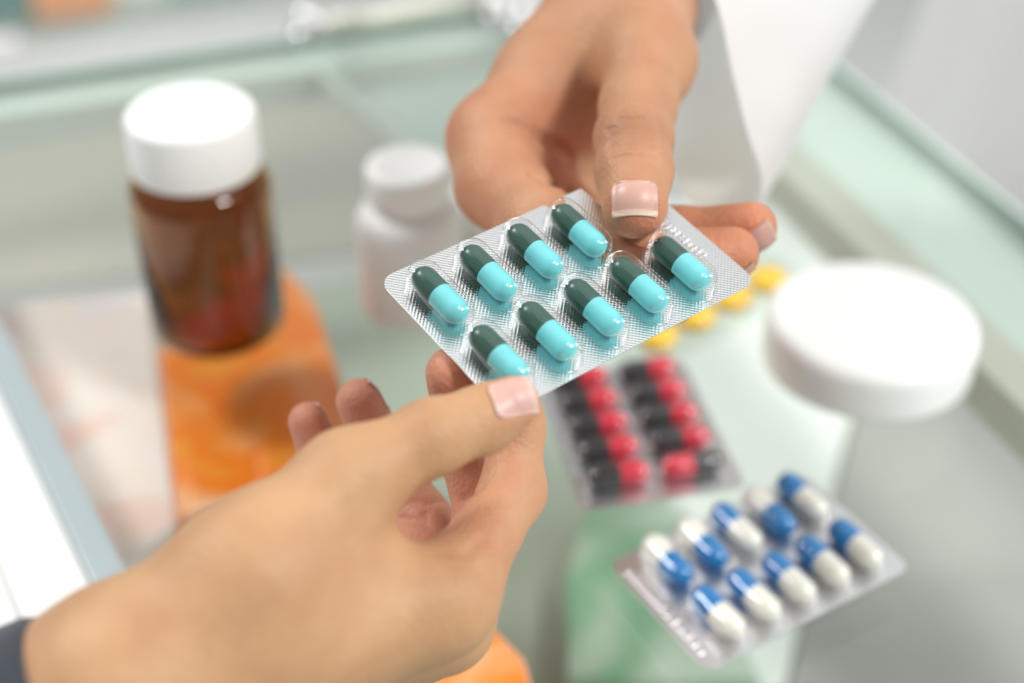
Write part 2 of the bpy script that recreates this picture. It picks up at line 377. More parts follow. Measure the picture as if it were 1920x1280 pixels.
def capsule_half(r, y0, y1, mat, lip):
    """half shell along y from the joint y0 to the rounded end y1"""
    sg = 1 if y1 > y0 else -1; ys = y1 - sg * r * 1.05
    prof = [(r * 0.6, y0), (r - 0.12, y0), (r, y0 + sg * 0.12), (r, ys)] if lip else [(r, y0), (r, ys)]
    for i in range(1, 9):
        a = i / 8 * math.pi / 2; prof.append((max(r * math.cos(a), 0.01), ys + sg * r * 1.05 * math.sin(a)))
    V, Fc = lathe(prof, 36, axis='y'); me = mesh_from(V, Fc)
    bm = bmesh.new(); bm.from_mesh(me); bmesh.ops.remove_doubles(bm, verts=bm.verts, dist=1.2e-5); bmesh.ops.recalc_face_normals(bm, faces=bm.faces)
    bm.to_mesh(me); bm.free(); me.materials.append(mat)
    me.polygons.foreach_set('use_smooth', [True] * len(me.polygons)); return me
def rounded_outline(x0, x1, y0, y1, r, n=6, notch=None):
    pts = []
    for cx, cy, a0 in ((x1 - r, y1 - r, 0), (x0 + r, y1 - r, 90), (x0 + r, y0 + r, 180), (x1 - r, y0 + r, 270)):
        for i in range(n + 1):
            a = math.radians(a0 + 90 * i / n); pts.append((cx + r * math.cos(a), cy + r * math.sin(a)))
    return pts
def sheet(outline, t, mat, name, parent, cell=None):
    n = len(outline); V = [(x, y, -t) for x, y in outline] + [(x, y, 0) for x, y in outline]
    Fc = [tuple(range(n))[::-1], tuple(range(n, 2 * n))] + [(i, (i + 1) % n, n + (i + 1) % n, n + i) for i in range(n)]
    return build(name, V, Fc, mat, parent, smooth=False)
def frame(e, ex, ey, loc_mm, sc=1.0):
    ez = np.cross(ex, ey) * sc; ex = ex * sc; ey = ey * sc
    e.matrix_world = Matrix(((ex[0], ey[0], ez[0], loc_mm[0] / 1000), (ex[1], ey[1], ez[1], loc_mm[1] / 1000), (ex[2], ey[2], ez[2], loc_mm[2] / 1000), (0, 0, 0, 1)))
def child(name, me, parent, loc, rz=0.0):
    o = bpy.data.objects.new(name, me); COL.objects.link(o); o.parent = parent
    o.location = (loc[0] / 1000, loc[1] / 1000, loc[2] / 1000); o.rotation_euler = (0, 0, rz); return o
def blister(label, loc, ex, ey, outline, cells, pk, cap, mats, foilmat, sc=1.0):
    """cells: (x, y, flip); pk: (s, R, H); cap: (radius, length); mats: (cap half at -y, body half at +y)"""
    e = empty('blister_pack', (0, 0, 0)); frame(e, ex, ey, loc, sc); tag(e, label, 'blister pack')
    sheet(outline, 0.25, foilmat, 'foil', e)
    pm = pocket_mesh(*pk, M['pvc']); r, L = cap
    ca = capsule_half(r * 1.015, 0.0 * L, -L / 2, mats[0], True); cb = capsule_half(r, -0.05 * L, L / 2, mats[1], False)
    for i, (x, y, fl) in enumerate(cells):
        child('pocket', pm, e, (x, y, 0))
        c = child('capsule', cb, e, (x + random.uniform(-.1, .1), y, r + 0.25), math.pi if fl else 0.0)
        child('capsule_cap', ca, c, (0, 0, 0))
    return e

# the held pack: pose solved from its capsules, millimetres in the camera's frame
w_ = np.array([-0.6911922, -0.3466122, -0.59070433]); tH = np.array([11.62912285, -12.27967022, 342.97344267])
th = np.linalg.norm(w_); kx = w_ / th; Kx = np.array([[0, -kx[2], kx[1]], [kx[2], 0, -kx[0]], [-kx[1], kx[0], 0]])
R3 = np.eye(3) + math.sin(th) * Kx + (1 - math.cos(th)) * Kx @ Kx
tow = lambda v: v[0] * CR - v[1] * CU + v[2] * CF
HX, HY, HN = tow(R3[:, 0]), tow(-R3[:, 1]), tow(-R3[:, 2])         # right-handed: x along the columns, y up the sheet, n towards the viewer
HLOC = CC + tow(tH)
def planeD(px, py):
    d = np.array([(px - 960) / FPX, (py - 640) / FPX, 1.0]); n = R3[:, 2]; return float(n @ tH / (n @ d))
def under(px, py, r, gap=0.3):                                       # depth of a ball of radius r touching the sheet from below
    d = np.array([(px - 960) / FPX, (py - 640) / FPX, 1.0]); return planeD(px, py) + (r + gap) / float(R3[:, 2] @ d)
def above(px, py, r, gap=0.0):
    d = np.array([(px - 960) / FPX, (py - 640) / FPX, 1.0]); return planeD(px, py) - (r + gap) / float(R3[:, 2] @ d)
PA, PB = 13.79, 21.9
cells = [((i - 2) * PA, PB / 2, False) for i in range(4)] + [((i - 2) * PA, -PB / 2, False) for i in range(5)]
# local y points up the sheet: the dark cap is on the upper end, so turn every capsule round
cells = [(x, y, True) for x, y, f_ in cells]
ro = 4.0
X0, X1, Y0, Y1 = -34.8, 42.2, -23.2, 25.2
outl = [(27.0, Y1), (27.2, 12.0), (40.2, 11.0)] + [(X1, 9.5)]
def arc(cx, cy, a0, a1, n=6): return [(cx + ro * math.cos(math.radians(a0 + (a1 - a0) * i / n)), cy + ro * math.sin(math.radians(a0 + (a1 - a0) * i / n))) for i in range(n + 1)]
outl = outl[::-1]                                                     # counter-clockwise from the right edge
outl = [(X1, 9.5), (40.2, 11.0), (27.2, 12.0), (27.0, Y1)] + arc(X0 + ro, Y1 - ro, 90, 180) + arc(X0 + ro, Y0 + ro, 180, 270) + arc(X1 - ro, Y0 + ro, 270, 360)
M['cap_dark'] = plain('capsule_dark_green', (0.022, 0.085, 0.062), 0.3, noise=0.05, scale=300)
M['cap_cyan'] = plain('capsule_cyan', (0.17, 0.64, 0.68), 0.3, noise=0.03, scale=300)
held = blister('silver blister pack of dark green and turquoise capsules held between two hands', HLOC, HX, HY, outl, cells,
               (6.1, 4.3, 7.2), (3.12, 18.0), (M['cap_dark'], M['cap_cyan']), M['foil'])
# stamped code along the right margin: small raised strokes
V = []; Fc = []
for i in range(13):
    y = 9.0 - i * 1.55
    for a, b in ((0.0, random.choice((0.5, 0.9))), (1.2, random.choice((0.4, 0.8)))):
        v, f_ = box_vf(36.0 + a, 36.0 + a + b, y, y + 0.45 + 0.5 * random.random(), 0.02, 0.22); k0 = len(V); V += v; Fc += [tuple(j + k0 for j in t) for t in f_]
o = build('embossed_code', V, Fc, M['foil'], held, smooth=False); o['kind'] = 'stuff'

def flat_frame(p0, p1, side_pt):
    ex = (p1 - p0); ex[2] = 0; ex /= np.linalg.norm(ex); ey = np.array([-ex[1], ex[0], 0.])
    return ex, ey
# red and black capsules
a0, a1 = T(1215, 697, 4), T(1300, 878, 4); b1 = T(1160, 890, 4); b0 = T(1082, 708, 4)
cen = (a0 + a1 + b0 + b1) / 4; cen[2] = 0.5
ex = ((a1 - a0) + (b1 - b0)); ex[2] = 0; ex /= np.linalg.norm(ex); ey = np.array([-ex[1], ex[0], 0.])
cells = [((i - 2) * 11.4, -10.9, True) for i in range(5)] + [((i - 2) * 11.4, 10.9, i != 4) for i in range(5)]
M['red'] = plain('capsule_red', (0.62, 0.03, 0.06), 0.18, noise=0.04, scale=300); M['black'] = plain('capsule_black', (0.03, 0.03, 0.035), 0.18, noise=0.05, scale=300)
blister('blister pack of red and black capsules lying on the glass', cen, ex, ey, rounded_outline(-31, 31.5, -23.5, 24.5, 3.5), cells,
        (5.6, 4.1, 7.2), (3.4, 18.2), (M['red'], M['black']), M['foil_soft'], S)
# blue and white capsules, tipped a little on its edge
a0, a1 = T(1350, 1150, 4), T(1605, 1030, 4); b0, b1 = T(1250, 1055, 4), T(1500, 945, 4)
cen = (a0 + a1 + b0 + b1) / 4; cen[2] = 1.6
ex = ((a1 - a0) + (b1 - b0)); ex[2] = 0; ex /= np.linalg.norm(ex); ex = ex + np.array([0, 0, 0.035]); ex /= np.linalg.norm(ex)
ey = np.array([-ex[1], ex[0], 0.]); ey /= np.linalg.norm(ey)
cells = [((i - 2) * 11.3, -10.9, True) for i in range(5)] + [((i - 2) * 11.3, 10.9, i in (2, 4)) for i in range(5)]
M['blue'] = plain('capsule_blue', (0.0, 0.18, 0.48), 0.32, noise=0.04, scale=300); M['ivory'] = plain('capsule_ivory', (0.78, 0.77, 0.70), 0.32, noise=0.02, scale=300)
bw = blister('blister pack of blue and white capsules lying on the glass at lower right', cen, ex, ey, rounded_outline(-34.5, 32, -22.6, 21.5, 3.5), cells,
             (5.6, 4.1, 7.4), (3.45, 18.4), (M['blue'], M['ivory']), M['foil_soft'], S)
V = []; Fc = []
for i in range(12):
    y = -17 + i * 2.9; v, f_ = box_vf(-32.5, -31.6 + 1.2 * random.random(), y, y + 1.5, 0.02, 0.25); k0 = len(V); V += v; Fc += [tuple(j + k0 for j in t) for t in f_]
o = build('embossed_code', V, Fc, M['foil_soft'], bw, smooth=False); o['kind'] = 'stuff'
# yellow tablets
y0_, y1_ = T(1440, 528, 3), T(1232, 632, 3); cen = (y0_ + y1_) / 2
ex = y0_ - y1_; pit = np.linalg.norm(ex) / 3 / S; ex /= np.linalg.norm(ex); ey = np.array([-ex[1], ex[0], 0.]); cen = cen + ey * 9 * S; cen[2] = 0.5
e = empty('blister_pack', (0, 0, 0)); frame(e, ex, ey, cen, S); tag(e, 'clear blister pack of round yellow tablets under the held pack', 'blister pack')
sheet(rounded_outline(-44, 44, -20, 21, 3.5), 0.25, clear('clear_sheet', (0.93, 0.96, 0.94), 1.5, 0.1), 'backing', e)
pm = pocket_mesh(0.01, 7.6, 6.2, M['pvc'])
prof = [(0.01, -2.6)]
for i in range(0, 9):
    a = -math.pi / 2 + math.pi * i / 8; prof.append((5.2 + 1.6 * math.cos(a), 2.5 * math.sin(a)))
prof += [(0.01, 2.9)]
V, Fc = lathe(prof, 32); tb = mesh_from(V, Fc); tb.materials.append(plain('tablet_yellow', (0.86, 0.56, 0.05), 0.4, noise=0.05, scale=300)); tb.polygons.foreach_set('use_smooth', [True] * len(tb.polygons))
for r_ in range(2):
    for i in range(4):
        child('pocket', pm, e, ((i - 1.5) * pit, -9 + 19 * r_, 0)); child('tablet', tb, e, ((i - 1.5) * pit, -9 + 19 * r_, 2.9))

# ------------------------------------------------------------------ people: implicit surfaces
def seg_d(Q, a, b, ra, rb, fl=None):
    ba = b - a; l2 = max(float(ba @ ba), 1e-6)
    t = np.clip((Q - a) @ ba / l2, 0, 1)
    v = Q - a - t[:, None] * ba
    if fl is not None:
        n, s = fl; v = v + n * ((v @ n) * (1 / s - 1))[:, None]
    return np.sqrt((v * v).sum(1)) - (ra + t * (rb - ra))
def smin(a, b, k):
    h = np.maximum(k - np.abs(a - b), 0) / k
    return np.minimum(a, b) - h * h * k * 0.25
class Hand:
    def __init__(s): s.palm = []; s.fingers = []; s.kp = 14; s.kf = 4; s.kj = 9; s.grooves = []; s.bumps = []; s.beds = []
    def base(s, Q):
        dp = None
        for pr in s.palm:
            d = seg_d(Q, *pr); dp = d if dp is None else smin(dp, d, s.kp)
        out = dp
        for fi in s.fingers:
            df = None
            for pr in fi:
                d = seg_d(Q, *pr); df = d if df is None else smin(df, d, s.kf)
            out = np.minimum(out, smin(dp, df, s.kj))
        return out
    def full(s, Q):
        d = s.base(Q)
        for c, r, h in s.bumps:
            d = d - h * np.exp(-((Q - c) ** 2).sum(1) / (r * r))
        for pts, w, dep in s.grooves:
            c = sum(pts) / len(pts); rr = max(np.linalg.norm(p - c) for p in pts) + 3 * w
            near = np.nonzero(((Q - c) ** 2).sum(1) < rr * rr)[0]
            if not len(near): continue
            g = None
            for a, b in zip(pts[:-1], pts[1:]):
                x = seg_d(Q[near], a, b, 0, 0); g = x if g is None else np.minimum(g, x)
            d[near] += dep * np.exp(-(g / w) ** 2)
        for c, ax, sd, n, w, l in s.beds:
            near = np.nonzero(((Q - c) ** 2).sum(1) < (w + l) ** 2)[0]
            if not len(near): continue
            q = Q[near] - c; u = np.abs(q @ sd) / (w / 2); v = np.abs(q @ ax) / (l / 2); nn = q @ n
            m = np.clip((1.06 - (u ** 5 + v ** 5) ** 0.2) / 0.16, 0, 1); m = m * m * (3 - 2 * m)
            d[near] += 0.55 * m * (nn > -4.0)
        return d
    def ray(s, px, py, fn=None):
        fn = fn or s.base; o = P(px, py, 180.0); dr = P(px, py, 1180.0) - o; dr /= np.linalg.norm(dr); t = 0.0
        for _ in range(200):
            d = float(fn((o + dr * t)[None])[0])
            if d < 0.02 or t > 700: break
            t += d * 0.7
        return o + dr * t
    def grad(s, Q, fn, h=0.05, d0=None):
        d0 = fn(Q) if d0 is None else d0
        return np.stack([fn(Q + e) - d0 for e in np.eye(3) * h], 1) / h
    def crease(s, pix, w, dep): s.grooves.append(([s.ray(*p) for p in pix], w, dep))
    def bump(s, px, py, r, h): s.bumps.append((s.ray(px, py), r, h))
    def nail(s, px, py, tip_px, w, l, n_override=None):
        c = s.ray(px, py); n = s.grad(c[None], s.base)[0]; n /= np.linalg.norm(n)
        if n_override is not None: n = n_override / np.linalg.norm(n_override)
        ax = np.asarray(tip_px, float); ax = ax - n * (ax @ n); ax /= np.linalg.norm(ax); sd = np.cross(n, ax)
        b = (c, ax, sd, n, w, l); s.beds.append(b); return b
def nail_at(h, ball, n, ax, w, l):
    n = n / np.linalg.norm(n); c = ball + n * 14.0
    for _ in range(80): c = c - n * float(h.base(c[None])[0]) * 0.7
    ax = ax - n * (ax @ n); ax /= np.linalg.norm(ax); b = (c, ax, np.cross(n, ax), n, w, l); h.beds.append(b); return b
def surface_nets(fn, lo, hi, vox):
    lo = np.asarray(lo, float); n = np.ceil((np.asarray(hi) - lo) / vox).astype(int) + 1
    K = 4; nc = n // K + 2
    gx = [lo[i] + vox * K * np.arange(nc[i]) for i in range(3)]
    G = np.stack(np.meshgrid(*gx, indexing='ij'), -1).reshape(-1, 3)
    dc = fn(G).reshape(nc)
    n = (nc - 1) * K
    D = np.repeat(np.repeat(np.repeat(dc, K, 0), K, 1), K, 2)[:n[0], :n[1], :n[2]].astype(np.float32)
    act = np.abs(dc) < vox * K * 1.85
    A = np.repeat(np.repeat(np.repeat(act, K, 0), K, 1), K, 2)[:n[0], :n[1], :n[2]]
    idx = np.argwhere(A)
    for i in range(0, len(idx), 400000):
        j = idx[i:i + 400000]; D[j[:, 0], j[:, 1], j[:, 2]] = fn(lo + j * vox)
    S = D < 0
    c = np.zeros(n - 1, np.int8)
    for dx in (0, 1):
        for dy in (0, 1):
            for dz in (0, 1): c += S[dx:n[0] - 1 + dx, dy:n[1] - 1 + dy, dz:n[2] - 1 + dz]
    cell = np.argwhere((c > 0) & (c < 8)); ID = -np.ones(n - 1, np.int64); ID[cell[:, 0], cell[:, 1], cell[:, 2]] = np.arange(len(cell))
    acc = np.zeros((len(cell), 3)); cnt = np.zeros(len(cell))
    cor = [(x, y, z) for x in (0, 1) for y in (0, 1) for z in (0, 1)]
    val = {k: D[cell[:, 0] + k[0], cell[:, 1] + k[1], cell[:, 2] + k[2]] for k in cor}
    for a in cor:
        for ax in range(3):
            if a[ax]: continue
            b = list(a); b[ax] = 1; b = tuple(b); va, vb = val[a], val[b]; m = (va < 0) != (vb < 0)
            t = np.where(m, va / np.where(m, va - vb, 1), 0); p = np.array(a, float)[None].repeat(len(cell), 0); p[:, ax] += t
            acc += p * m[:, None]; cnt += m
    V = lo + vox * (cell + acc / cnt[:, None]); Fs = []
    for ax in range(3):
        o1, o2 = [(1, 2), (2, 0), (0, 1)][ax]
        sl0 = [slice(None)] * 3; sl1 = [slice(None)] * 3; sl0[ax] = slice(0, -1); sl1[ax] = slice(1, None)
        s0 = S[tuple(sl0)]; s1 = S[tuple(sl1)]; e = np.argwhere(s0 != s1)
        e = e[(e[:, o1] > 0) & (e[:, o2] > 0) & (e[:, o1] < n[o1] - 1) & (e[:, o2] < n[o2] - 1) & (e[:, ax] < n[ax] - 1)]
        d1 = np.zeros(3, int); d1[o1] = 1; d2 = np.zeros(3, int); d2[o2] = 1
        q = [e - d1 - d2, e - d2, e, e - d1]; f4 = np.stack([ID[x[:, 0], x[:, 1], x[:, 2]] for x in q], 1)
        fl = s0[e[:, 0], e[:, 1], e[:, 2]]; f4[~fl] = f4[~fl][:, ::-1]; Fs.append(f4[(f4 >= 0).all(1)])
    return V, np.concatenate(Fs)
def np_mesh(V_mm, Fq, origin):
    me = bpy.data.meshes.new('skin'); V = ((V_mm - origin) * 0.001).astype(np.float32)
    me.vertices.add(len(V)); me.vertices.foreach_set('co', V.ravel())
    me.loops.add(Fq.size); me.loops.foreach_set('vertex_index', Fq.ravel().astype(np.int32))
    me.polygons.add(len(Fq)); me.polygons.foreach_set('loop_start', np.arange(0, Fq.size, 4, dtype=np.int32))
    me.update(calc_edges=True); me.validate(); return me
def hand_mesh(h, lo, hi, vox, origin, blush):
    V, Fq = surface_nets(h.full, lo, hi, vox)
    for _ in range(3):
        out = []
        for i in range(0, len(V), 100000):
            Q = V[i:i + 100000]; d = h.full(Q); g = h.grad(Q, h.full, d0=d); st = g * (d / np.maximum((g * g).sum(1), 0.2))[:, None]
            out.append(Q - np.clip(st, -0.5, 0.5))
        V = np.concatenate(out)
    me = np_mesh(V, Fq, origin)
    bl = np.zeros(len(V)); dk = np.zeros(len(V))
    for c, r, a, kind in blush:
        w = a * np.exp(-((V - c) ** 2).sum(1) / (r * r))
        if kind == 'r': bl = np.maximum(bl, w)
        else: dk = np.maximum(dk, w)
    for nm, arr in (('blush', bl), ('tan', dk)):
        at = me.attributes.new(nm, 'FLOAT', 'POINT'); at.data.foreach_set('value', arr.astype(np.float32))
    return me
def nail_obj(h, bed, mat, parent, origin, free=0.13):
    c, ax, sd, n, w, l = bed; nu, nv = 22, 26; V = []; Ts = []
    for j in range(nv):
        v = -0.5 + j / (nv - 1) * (1 + free * 0.6)
        for i in range(nu):
            u = -1 + 2 * i / (nu - 1)
            vv = v * 2
            lim = (max(0.0, 1 - min(1.0, abs(min(vv, 1.0)) * 0.98) ** 5)) ** 0.2 if vv < 0 else (1.0 if vv < 0.75 else 1 - 0.10 * ((vv - 0.75) / 0.45) ** 2)
            lim = max(lim, 0.35)
            V.append(c + sd * (u * lim * w / 2) + ax * (v * l) + n * 0.0); Ts.append((u, v))
    Q = np.array(V); t = np.full(len(Q), 7.0)
    for _ in range(60):
        d = h.full(Q + n * t[:, None]); t = t - np.clip(d, -1, 1) * 0.6
    vv = np.array([x[1] for x in Ts]); uu = np.array([x[0] for x in Ts])
    # past the finger's end the plate runs on straight: follow the height of the last supported row
    H_ = t.reshape(nv, nu); jr = int((nv - 1) * 0.80)
    for j in range(jr, nv):
        H_[j] = np.maximum(H_[j], H_[jr - 1] + (H_[jr - 1] - H_[jr - 4]) / 3 * (j - jr + 1))
    Q = Q + n * (H_.ravel() + 0.50)[:, None]
    top = Q; bot_ = Q - n * 0.35
    Fq = []
    for j in range(nv - 1):
        for i in range(nu - 1): a = j * nu + i; Fq.append((a, a + 1, a + nu + 1, a + nu))
    N = nu * nv; Fb = [tuple(x + N for x in f_[::-1]) for f_ in Fq]; Sd = []
    rim = [i for i in range(nu)] + [j * nu + nu - 1 for j in range(1, nv)] + [(nv - 1) * nu + i for i in range(nu - 2, -1, -1)] + [j * nu for j in range(nv - 2, 0, -1)]
    for a, b in zip(rim, rim[1:] + rim[:1]): Sd.append((a, a + N, b + N, b))
    o = build('fingernail', np.concatenate([top, bot_]), Fq + Fb + Sd, mat, parent, origin=origin)
    at = o.data.attributes.new('along', 'FLOAT', 'POINT'); at.data.foreach_set('value', np.concatenate([vv, vv]).astype(np.float32))
    return o
def skin_mat(name, base, red, tan, rough=0.55, bump=0.6):
    m, nt, b = nmat(name)
    b.inputs['Roughness'].default_value = rough; b.inputs['Subsurface Weight'].default_value = 0.12; b.inputs['Specular IOR Level'].default_value = 0.38
    b.inputs['Subsurface Radius'].default_value = (1.0, 0.32, 0.16); b.inputs['Subsurface Scale'].default_value = 0.0014
    tc = nt.nodes.new('ShaderNodeTexCoord')
    n1 = nt.nodes.new('ShaderNodeTexNoise'); n1.inputs['Scale'].default_value = 70; n1.inputs['Detail'].default_value = 4
    vo = nt.nodes.new('ShaderNodeTexVoronoi'); vo.inputs['Scale'].default_value = 900
    n2 = nt.nodes.new('ShaderNodeTexNoise'); n2.inputs['Scale'].default_value = 420; n2.inputs['Detail'].default_value = 3
    for x in (n1, vo, n2): nt.links.new(tc.outputs['Object'], x.inputs['Vector'])
    r = nt.nodes.new('ShaderNodeValToRGB'); r.color_ramp.elements[0].position = .3; r.color_ramp.elements[1].position = .7
    r.color_ramp.elements[0].color = (base[0] * .88, base[1] * .82, base[2] * .80, 1); r.color_ramp.elements[1].color = (min(1, base[0] * 1.05), base[1] * 1.07, base[2] * 1.08, 1)
    nt.links.new(n1.outputs['Fac'], r.inputs['Fac'])
    prev = r.outputs['Color']
    for nm, col in (('blush', red), ('tan', tan)):
        at = nt.nodes.new('ShaderNodeAttribute'); at.attribute_name = nm
        mx = nt.nodes.new('ShaderNodeMix'); mx.data_type = 'RGBA'; nt.links.new(at.outputs['Fac'], mx.inputs[0]); nt.links.new(prev, mx.inputs[6]); mx.inputs[7].default_value = tuple(col) + (1,)
        prev = mx.outputs[2]
    nt.links.new(prev, b.inputs['Base Color'])
    ad = nt.nodes.new('ShaderNodeMath'); ad.operation = 'ADD'; nt.links.new(vo.outputs['Distance'], ad.inputs[0]); nt.links.new(n2.outputs['Fac'], ad.inputs[1])
    bp_ = nt.nodes.new('ShaderNodeBump'); bp_.inputs['Strength'].default_value = bump; bp_.inputs['Distance'].default_value = 0.00025
    nt.links.new(ad.outputs[0], bp_.inputs['Height']); nt.links.new(bp_.outputs['Normal'], b.inputs['Normal'])
    return m
def nail_mat(name, pink, tip, edge=0.44):
    m, nt, b = nmat(name); b.inputs['Roughness'].default_value = 0.4; b.inputs['Subsurface Weight'].default_value = 0.1; b.inputs['Subsurface Scale'].default_value = 0.001
    at = nt.nodes.new('ShaderNodeAttribute'); at.attribute_name = 'along'; r = nt.nodes.new('ShaderNodeValToRGB'); cr = r.color_ramp
    mr = nt.nodes.new('ShaderNodeMapRange'); mr.inputs['From Min'].default_value = -0.5; mr.inputs['From Max'].default_value = 0.43
    nt.links.new(at.outputs['Fac'], mr.inputs['Value']); nt.links.new(mr.outputs[0], r.inputs['Fac'])
    e0 = (edge + 0.5) / 1.08
    cr.elements[0].position = 0.0; cr.elements[0].color = (min(1, pink[0] * 1.05), pink[1] * 1.14, pink[2] * 1.12, 1)
    cr.elements[1].position = min(e0 + 0.02, 1.0); cr.elements[1].color = tuple(tip) + (1,)
    for p_, c in ((0.16, tuple(pink)), (e0 - 0.02, tuple(pink))): x = cr.elements.new(p_); x.color = c + (1,)
    nt.links.new(r.outputs['Color'], b.inputs['Base Color']); return m

def chain(pts):
    return [(P(*a[:3]), P(*b[:3]), a[3], b[3]) for a, b in zip(pts[:-1], pts[1:])]

# ---- the pharmacist: right hand from above, white coat
ph = Hand()
ph.palm = chain([(1250, -330, 570, 27), (1185, -60, 462, 21.5), (1150, 30, 440, 17)])
ph.palm += chain([(1150, 20, 438, 16), (1030, 140, 424, 12.2), (930, 262, 408, 12.2)])           # index metacarpal
ph.palm += chain([(1150, 60, 452, 15), (985, 330, 432, 11.5)])
ph.palm += chain([(1170, 80, 465, 15), (1030, 370, 452, 11)])
ph.palm += chain([(1190, 90, 475, 14), (1075, 390, 470, 10.5)])
ph.palm += chain([(1195, 0, 432, 16), (1215, 115, 403, 11.8)])                                    # thumb metacarpal
ph.palm += chain([(1130, 90, 428, 14), (1100, 210, 424, 9)])                                      # web and palm hollow
ph.fingers.append(chain([(1215, 112, 403, 11.4), (1196, 200, 386, 9.6), (1188, 262, 374, 9.5), (1189, 320, 363, 9.0), (1190, 385, above(1190, 385, 8.2), 8.0)]))
ix = [(930, 262, 408, 11.8), (940, 345, 396, 12.0), (1015, 428, under(1015, 428, 10, 0.5), 10), (1195, 492, under(1195, 492, 8.4), 8.4), (1372, 476, under(1372, 476, 7.0), 6.9)]
ph.fingers.append(chain(ix))
ph.fingers.append(chain([(985, 330, 432, 11.2), (1085, 435, 408, 10), (1270, 452, 386, 8.4), (1408, 427, 378, 6.7)]))
ph.fingers.append(chain([(1030, 370, 452, 10.8), (1100, 460, 428, 9.6), (1230, 500, 412, 8.2), (1260, 560, 400, 6.8)]))
ph.fingers.append(chain([(1075, 390, 470, 10), (1110, 480, 450, 8.6), (1190, 530, 436, 7.2), (1220, 580, 424, 6)]))
ph.crease([(955, 228), (1000, 250), (1040, 275), (1070, 300)], 1.8, 2.6)
ph.crease([(1000, 325), (1035, 345), (1060, 352)], 1.4, 1.4)
for k, (yy, dx) in enumerate(((247, 0), (258, 3), (268, -2), (277, 4), (238, -4))):
    ph.crease([(1142 + dx, yy + 5), (1165, yy - 1), (1195, yy + 2), (1222 + dx, yy + 3)], 0.8, (1.5, 1.0, 1.5, 1.0, 0.8)[k])
ph.crease([(1165, 205), (1190, 200), (1215, 207)], 0.8, 0.6)
ph.crease([(1160, 225), (1185, 221), (1225, 228)], 0.8, 0.7)
ph.crease([(1150, 296), (1190, 292), (1228, 298)], 0.8, 0.5)
thumb_tip = P(1190, 385, 348) - P(1189, 320, 363)
tb_bed = ph.nail(1190, 367, thumb_tip, 11.0, 8.4)
mid_axis = P(1408, 427, 378) - P(1270, 452, 386)
ph_b2 = nail_at(ph, P(1404, 428, 378), CR * .42 - CU * .5 - CF * .75, mid_axis, 7.6, 8.0)
ix_axis = P(1372, 476, 366) - P(1195, 492, 372)
ph_b3 = nail_at(ph, P(1368, 477, under(1372, 476, 7.0)), CR * .45 - CU * .85 - CF * .15, ix_axis, 7.6, 8.6)
PO = np.array([140.0, 640.0, -900.0])
pharm = empty('person', PO); tag(pharm, 'person in a white coat handing over the capsule pack from above', 'person')
M['skin_b'] = skin_mat('skin_tanned', (0.52, 0.268, 0.15), (0.58, 0.20, 0.11), (0.30, 0.13, 0.07))
M['nail_b'] = nail_mat('nail_b', (0.62, 0.36, 0.30), (0.72, 0.53, 0.42), 0.50)
bl = [(P(1368, 478, 360), 12, .8, 'r'), (P(1405, 428, 372), 12, .8, 'r'), (P(1040, 300, 415), 18, .75, 'r'), (P(1060, 350, 415), 12, .5, 'r'), (P(860, 250, 408), 12, .5, 'r'), (P(900, 390, 385), 14, .4, 'r'),
      (P(1190, 435, 350), 9, .75, 'r'), (P(1185, 262, 365), 8, .75, 't'), (P(1190, 200, 378), 9, .2, 't'), (P(1310, 440, 375), 14, .6, 'r')]
me = hand_mesh(ph, (-40, 270, 40), (150, 560, 290), 0.66, PO, bl)
ph_hand = link_mesh('hand', me, M['skin_b'], pharm)
o = nail_obj(ph, tb_bed, M['nail_b'], ph_hand, PO, 0.06); o['label'] = 'pale thumb nail with a thin white edge'
M['nail_c'] = nail_mat('nail_c', (0.56, 0.32, 0.27), (0.60, 0.38, 0.31), 0.5)
nail_obj(ph, ph_b2, M['nail_c'], ph_hand, PO, 0.0); nail_obj(ph, ph_b3, M['nail_c'], ph_hand, PO, 0.0)

# ---- the customer: right hand from lower left
cu = Hand(); cu.kp = 12; cu.kj = 7
cu.palm = chain([(-120, 1530, 285, 27), (225, 1325, 284, 19.5)])
cu.palm += chain([(240, 1310, 284, 18.5), (520, 1180, 294, 15), (830, 1125, 306, 10.6)])             # index metacarpal
cu.palm += chain([(240, 1300, 292, 18), (815, 1160, 322, 10.6)])
cu.palm += chain([(250, 1330, 300, 17), (785, 1185, 338, 10.2)])
cu.palm += chain([(260, 1350, 305, 16), (725, 1190, 352, 9.4)])
cu.palm += chain([(270, 1262, 281, 14), (470, 1075, 288, 12.5), (650, 902, 298, 9.2)])               # thumb metacarpal
cu.palm += chain([(530, 1080, 296, 11), (640, 1045, 302, 6.5), (735, 1140, 308, 6.5)])             # web
cu.fingers.append(chain([(650, 900, 298, 9.2), (812, 818, 304, 7.4), (905, 786, 309, 6.6), (962, 754, above(962, 754, 6.0), 5.6)]))
cu.fingers.append(chain([(835, 1125, 306, 9.2), (962, 922, 328, 6.8), (966, 800, 332, 6.2), (962, 738, under(962, 738, 5.9), 5.9)]))
cu.fingers.append(chain([(835, 1165, 322, 10.2), (918, 985, 349, 7.8), (874, 830, 350, 6.9), (848, 700, under(848, 700, 6.2, 1.5), 6.1)]))
cu.fingers.append(chain([(785, 1185, 338, 9.8), (793, 985, 366, 7.5), (715, 845, 372, 6.7), (674, 753, 368, 5.9)]))
cu.fingers.append(chain([(725, 1190, 352, 8.8), (690, 1010, 378, 6.6), (612, 880, 381, 5.7), (578, 790, 378, 5.1)]))
t_ax = P(965, 748, 313) - P(905, 786, 309)
